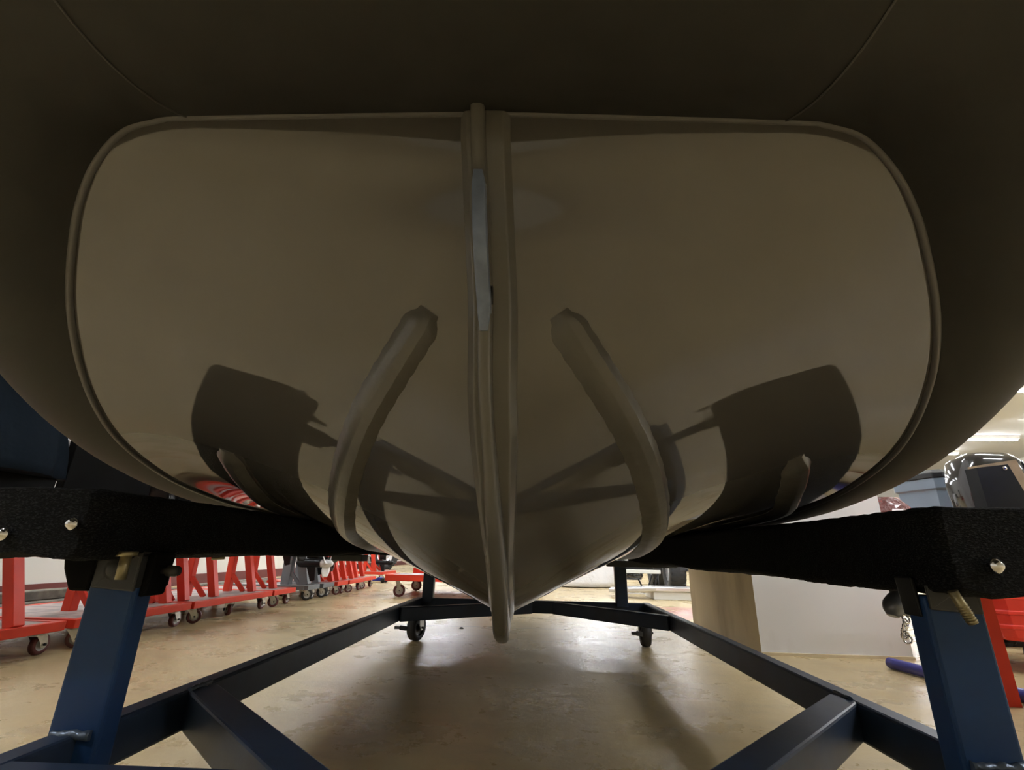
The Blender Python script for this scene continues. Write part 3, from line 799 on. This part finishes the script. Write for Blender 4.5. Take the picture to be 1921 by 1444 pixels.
# ------------------------------------------------------------------ far end: tyres, covered thing, display base
def tyre_mesh(r, wd, n=40):
    m_ = MB()
    m_.lathe([(r * .56, -wd * .40), (r * .70, -wd * .5), (r * .9, -wd * .48), (r * .985, -wd * .36), (r, -wd * .18), (r * 1.0, wd * .18), (r * .985, wd * .36), (r * .9, wd * .48), (r * .70, wd * .5), (r * .56, wd * .40), (r * .56, -wd * .40)], (0, 0, 0), (0, 1, 0), n)
    for k in range(26):
        a = 2 * math.pi * k / 26
        for s in (-1, 1):
            c_ = Vector((math.cos(a + s * .05), 0, math.sin(a + s * .05)))
            m_.beam(c_ * r * .97 + Vector((0, s * wd * .10, 0)), c_ * r * .97 + Vector((0, s * wd * .45, 0)), r * .09, r * .09, up=tuple(c_))
    return m_
def quad(x, y, rz, label, wr=.26, z=0.0, group=None):
    t = thing('quad_bike', label, 'quad bike', (x, y, z), rz, group)
    for ix, px_ in enumerate((-.55, .55)):
        for s in (-1, 1):
            m_ = tyre_mesh(wr, .20); m_.v = [v + Vector((px_, s * .42, wr)) for v in m_.v]
            wo = m_.build('tyre', M['black'], t)
            h_ = MB().lathe([(0, -.03), (wr * .2, -.035), (wr * .52, -.01), (wr * .58, -.06), (wr * .58, .06), (wr * .5, .02), (0, .03)], (px_, s * .44, wr), (0, 1, 0), 20); h_.build('rim', M['alu'], wo)
    MB().tube(catmull([(-.50, .0, .32), (-.2, .0, .30), (.2, 0, .30), (.5, 0, .34)], 5), .10, 12).build('chassis', M['blackm'], t)
    for s in (-1, 1):
        MB().tube(catmull([(-.52, s * .40, wr), (-.40, s * .2, .30), (-.30, 0, .33)], 5), .02, 8).build('suspension_arm', M['blackm'], t)
        MB().tube(catmull([(.52, s * .40, wr), (.40, s * .2, .30), (.30, 0, .33)], 5), .02, 8).build('suspension_arm', M['blackm'], t)
        MB().tube(catmull([(-.45, s * .24, .30), (-.40, s * .2, .58)], 5), .022, 8).build('damper', M['chrome'], t)
        MB().loft([[Vector((px_ + .36 * math.cos(q), s * .42 + .13 * k_, .56 + .06 * math.sin(q))) for q in [i * math.pi / 8 for i in range(9)]] for px_, k_ in ((-.5, -1), (-.5, 1))], closed=False).build('mudguard', M['blackg'], t, fix=False)
    MB().loft([[Vector((px_, .16 * math.cos(q) * k_, .62 + .12 * math.sin(q) * k_)) for q in [i * math.pi / 6 for i in range(12)]] for px_, k_ in ((-.45, .7), (-.1, 1.1), (.2, .8), (.5, .7), (.62, .3))]).build('seat', M['blackg'], t)
    MB().tube(catmull([(-.72, -.30, .26), (-.86, -.28, .28), (-.88, 0, .28), (-.86, .28, .28), (-.72, .30, .26)], 5), .02, 10).build('bumper', M['alu'], t)
    MB().tube([(-.35, -.36, .86), (-.28, 0, .82), (-.35, .36, .86)], .014, 8).build('handlebar', M['blackm'], t)
    MB().tube([(-.28, 0, .82), (-.38, 0, .5)], .018, 8).build('steering_stem', M['blackm'], t)
    return t
quad(2.2, 7.15, R(88), 'black four wheeled quad bike behind the silver display base and beige pillar')
t = thing('display_base', 'low white and silver metal display base on the floor left of the pillar', 'display base', (1.45, 5.55, 0))
MB().prism([(-.22, -.10, .0), (.9, -.12, .0), (.9, .32, .0), (-.22, .32, .0)], (0, 0, .075)).build('panel', M['paleboard'], t, bevel=.004)
MB().prism([(-.66, .06, .045), (-.20, -.13, .080), (.92, -.14, .080), (.92, .05, .080), (-.2, .1, .080), (-.60, .3, .045)], (0, 0, .042)).build('edge_trim', M['alu'], t, bevel=.01, seg=3)
t = thing('equipment_frame', 'black machine frame with a pale crossbar standing behind the display base', 'machine', (1.2, 6.15, 0))
MB().box((-.24, -.02, .225), (.28, .02, .265)).build('crossbar', M['paleboard'], t, bevel=.004)
MB().tube(catmull([(-.20, .1, .32), (0, .1, .27), (.2, .1, .32)], 4), .07, 12).build('engine_block', M['blackm'], t)
MB().lathe([(0, -.05), (.10, -.05), (.12, 0), (.10, .05), (0, .05)], (-.02, .12, .20), (0, 0, 1), 20).build('oil_pan', M['blackg'], t)
for a, b in (((-.2, 0, 0), (-.2, 0, .24)), ((.26, 0, .0), (.24, 0, .24)), ((.20, .1, .02), (.30, .12, .25)), ((.1, .1, .02), (.02, .1, .2)), ((.12, .08, .01), (.2, .1, .2))):
    MB().tube([a, b], .010, 8).build('leg', M['blackm'], t)
MB().box((-.26, -.05, 0), (.30, .3, .012)).build('foot_plate', M['alu'], t)
# white sheet covered load
rings = []
for i in range(14):
    u = i / 13; z = .012 + .85 * u; k = 1 - .22 * u ** 1.5
    rings.append([Vector((.62 + .50 * k * (1 + .03 * math.sin(9 * q + 5 * u) + .03 * math.sin(17 * q)) * (abs(math.cos(q)) ** .5) * (1 if math.cos(q) > 0 else -1),
                          7.6 + .62 * k * (1 + .03 * math.sin(7 * q)) * (abs(math.sin(q)) ** .5) * (1 if math.sin(q) > 0 else -1), z)) for q in [j * math.pi / 30 for j in range(60)]])
o = MB().loft(rings).build('covered_load', M['sheet']); tag(o, 'bulky load under a white fabric sheet, on the floor beyond the keel', 'covered load')

for (x, y, rz, lab) in [(-3.0, 11.9, R(20), 'dark quad bike far off at the back left, before the red stands row ends'), (-.8, 11.9, R(70), 'dark quad bike far off at the back, right of the other far quad bike')]:
    quad(x, y, rz, lab, .30)
t = thing('bar_stool', 'white pedestal stool with a round metal foot, far off at the back', 'stool', (-1.95, 10.2, 0))
MB().lathe([(0, 0), (.22, 0), (.21, .02), (.05, .05), (.035, .06)], (0, 0, 0), (0, 0, 1), 24).build('foot', M['grey'], t)
MB().cyl((0, 0, .05), (0, 0, .6), .035, 14).build('column', M['paleboard'], t)
MB().lathe([(0, .6), (.18, .6), (.2, .63), (.18, .67), (0, .68)], (0, 0, 0), (0, 0, 1), 24).build('seat', M['blackm'], t)
o = MB().prism([(-.5, -.2, 0), (.45, -.25, 0), (.5, .3, 0), (-.4, .35, 0)], (0, 0, .02)).build('floor_mat', M['pallet']); o.location = (-1.9, 9.2, 0); tag(o, 'flat grey brown mat on the floor beyond the red dolly', 'mat')
o = None

# ------------------------------------------------------------------ right side
t = thing('ribbed_cart', 'red ribbed plastic cart on black wheels, right of the right blue post', 'cart', (2.43, 2.50, 0), R(-6))
def rr(z, gx, gy): return [Vector((x * gx, y * gy, z)) for x, y in [(-.46, -.22), (-.43, -.25), (.43, -.25), (.46, -.22), (.46, .22), (.43, .25), (-.43, .25), (-.46, .22)]]
rings = []
zs = [(.125, .93), (.140, .97), (.170, .985), (.172, 1.0), (.185, 1.0), (.187, .982), (.225, .99), (.227, 1.005), (.240, 1.005), (.242, .988), (.285, .996), (.287, 1.012), (.300, 1.012), (.302, .995), (.335, 1.0), (.337, 1.03), (.372, 1.035), (.374, .98)]
MB().loft([rr(z, g, g) for z, g in zs], smooth=False).build('ribbed_tub', M['redp'], t, bevel=.003)
for x in (-.30, .30):
    for y in (-.20, .20):
        MB().lathe([(0, -.03), (.04, -.03), (.062, -.026), (.075, -.012), (.075, .012), (.062, .026), (.04, .03), (0, .03)], (x, y, .0755), (0, 1, 0), 24).build('wheel', M['black'], t)
        MB().box((x - .02, y - .04, .07), (x + .02, y + .04, .13)).build('wheel_bracket', M['blackm'], t)

t = thing('motor_stand', 'red angle iron motor stand carrying a black faced wooden board, at the right picture edge', 'motor stand', (1.52, 1.84, 0))
m_ = MB(); m_.box((-.040, -.004, 0), (.020, 0, .48)); m_.box((-.004, -.004, 0), (.020, .03, .48)); m_.build('upright', M['red'], t, bevel=.001)
m_ = MB(); m_.box((.62, -.004, 0), (.68, 0, .48)); m_.box((.62, -.004, 0), (.624, .03, .48)); m_.build('upright', M['red'], t, bevel=.001)
MB().box((-.02, .0, .44), (.66, .028, .48)).build('rail', M['red'], t, bevel=.002)
bd = MB().prism([(.145, .05, .60), (.345, .05, .60), (.295, .05, .800), (.145, .05, .775)], (0, .04, 0)).build('mount_board', M['wood'], t)
MB().prism([(.138, .045, .602), (.305, .045, .602), (.256, .045, .781), (.138, .045, .766)], (0, .052, 0)).build('black_face', M['blackm'], bd)
MB().lathe([(0, -.003), (.006, -.003), (.008, 0)], (.240, .044, .766), (0, 1, 0), 12).build('screw', M['chrome'], bd)
MB().box((.13, .02, .585), (.56, .10, .600)).build('shelf_bar', M['blackm'], t)
MB().box((.24, .0, .47), (.30, .07, .59)).build('riser', M['blackm'], t)

# blue pipe on the floor
o = MB().tube(catmull([(1.500, 2.37, .022), (1.535, 2.15, .022), (1.585, 1.94, .022), (1.66, 1.70, .022)], 6), .021, 14).build('blue_pipe', M['tubeblue'])
tag(o, 'violet blue steel pipe lying on the floor between pillar and red stand', 'pipe')

# grey bins
def bin_(x, y, rz, label, h=.98, s=.30):
    t = thing('waste_bin', label, 'waste bin', (x, y, 0), rz)
    def sq(z, k): return [Vector((k * a, k * b, z)) for a, b in [(-.8, -1), (.8, -1), (1, -.8), (1, .8), (.8, 1), (-.8, 1), (-1, .8), (-1, -.8)]]
    MB().loft([sq(0, s * .76), sq(h * .45, s * .86), sq(h * .45 + .003, s * .88), sq(h * .48, s * .88), sq(h * .48 + .003, s * .87), sq(h * .92, s * .97), sq(h * .92 + .01, s * 1.05), sq(h, s * 1.06)], smooth=False).build('body', M['bin'], t, bevel=.006)
    MB().loft([sq(h, s * 1.10), sq(h + .035, s * 1.09), sq(h + .06, s * .9)], smooth=False).build('lid', M['blackm'], t, bevel=.006)
    MB().cyl((-s * .8, s * 1.12, h + .02), (s * .8, s * 1.12, h + .02), .014, 10).build('handle', M['blackm'], t)
    return t
bin_(2.87, 3.62, R(12), 'tall slate grey waste bin behind the right bunk, nearer the pillar', .97, .18)
bin_(3.40, 3.75, R(-8), 'tall slate grey waste bin behind the right bunk, nearer the picture edge', 1.0, .17)
# red packed bag with gold flecks
rings = []
rnd = random.Random(11)
for i in range(12):
    u = i / 11; k = math.sin(math.pi * (.08 + .84 * u)) ** .5
    rings.append([Vector((2.0 + .15 * k * math.cos(q) * (1 + rnd.uniform(-.08, .08)), 2.92 + .10 * k * math.sin(q) * (1 + rnd.uniform(-.08, .08)), .53 + .24 * u)) for q in [j * math.pi / 10 for j in range(20)]])
M['bagred'] = mat('bag_film', (.75, .05, .025), .3, coat=.2, bump=(22, .9, .03), noise=(16, .52, .60), col2=(.10, .015, .01))
t = thing('packed_bag', 'shiny red wrapped bundle with a white label beside the pillar above the right bunk', 'bag', (0, 0, 0))
MB().loft(rings, smooth=False).build('bundle', M['bagred'], t)
MB().prism([(1.95, 2.806, .665), (2.03, 2.808, .665), (2.025, 2.816, .70), (1.97, 2.816, .70)], (0, .003, 0)).build('label_patch', M['white'], t)
t.location = (0, 0, 0)
tr2 = thing('trestle', 'small black trestle holding the red bundle', 'trestle', (2.0, 2.92, 0.0))
MB().box((-.13, -.10, .505), (.13, .10, .525)).build('top', M['blackm'], tr2)
for sx in (-1, 1):
    for sy in (-1, 1): MB().beam((sx * .12, sy * .09, 0), (sx * .10, sy * .07, .506), .02, .02, up=(0, 1, 0)).build('leg', M['blackm'], tr2)

# black outboards and blue cowl to the right
outboard(2.80, 3.08, .64, 'black outboard motor with ribbed casing seen above the right bunk', scale=1.0, face=-1)
outboard(3.45, 3.05, .72, 'black glossy outboard motor at the right picture edge above the wooden board', scale=1.1, face=-1)
outboard(1.76, 1.60, .57, 'outboard motor with a deep blue glossy cowl at the right picture edge', cowl='ballblue', scale=.8, face=1, tiller=False)
for (xx, yy, zz) in ((2.80, 3.08, .64), (3.45, 3.05, .72)):
    pass
motor_racks = [(1.76, 1.60, .57, 'black trestle under the deep blue outboard motor, outside the right picture edge'), (2.80, 3.08, .64, 'black trestle under the ribbed black outboard motor'), (3.45, 3.05, .72, 'black trestle under the glossy black outboard motor at right')]
for (xx, yy, zz, lab) in motor_racks:
    q_ = thing('motor_rack', lab, 'motor rack', (xx + .10, yy, 0))
    MB().box((-.02, -.25, zz - .22), (.02, .25, zz + .0)).build('board', M['wood'], q_)
    for s in (-1, 1):
        MB().beam((0, s * .22, zz - .2), (.0, s * .22, 0), .04, .04, up=(1, 0, 0)).build('leg', M['blackm'], q_)
        MB().beam((0, s * .22, zz - .25), (.35, s * .22, 0), .035, .035, up=(0, 1, 0)).build('leg', M['blackm'], q_)

# small litter on the floor
for (x, y, r_, lab) in ((.366, .98, .0035, 'tiny dark crumb of dirt on the floor left of the right diagonal bar'), (-.43, 3.12, .008, 'tiny dark crumb of dirt by the floor joint left of the keel')):
    o = MB().lathe([(0, 0), (r_, 0), (r_ * .6, r_ * .8), (0, r_)], (0, 0, 0), (0, 0, 1), 6).build('debris_crumb', M['black']); o.location = (x, y, 0); o.scale.x = 1.8
    tag(o, lab, 'dirt crumb')
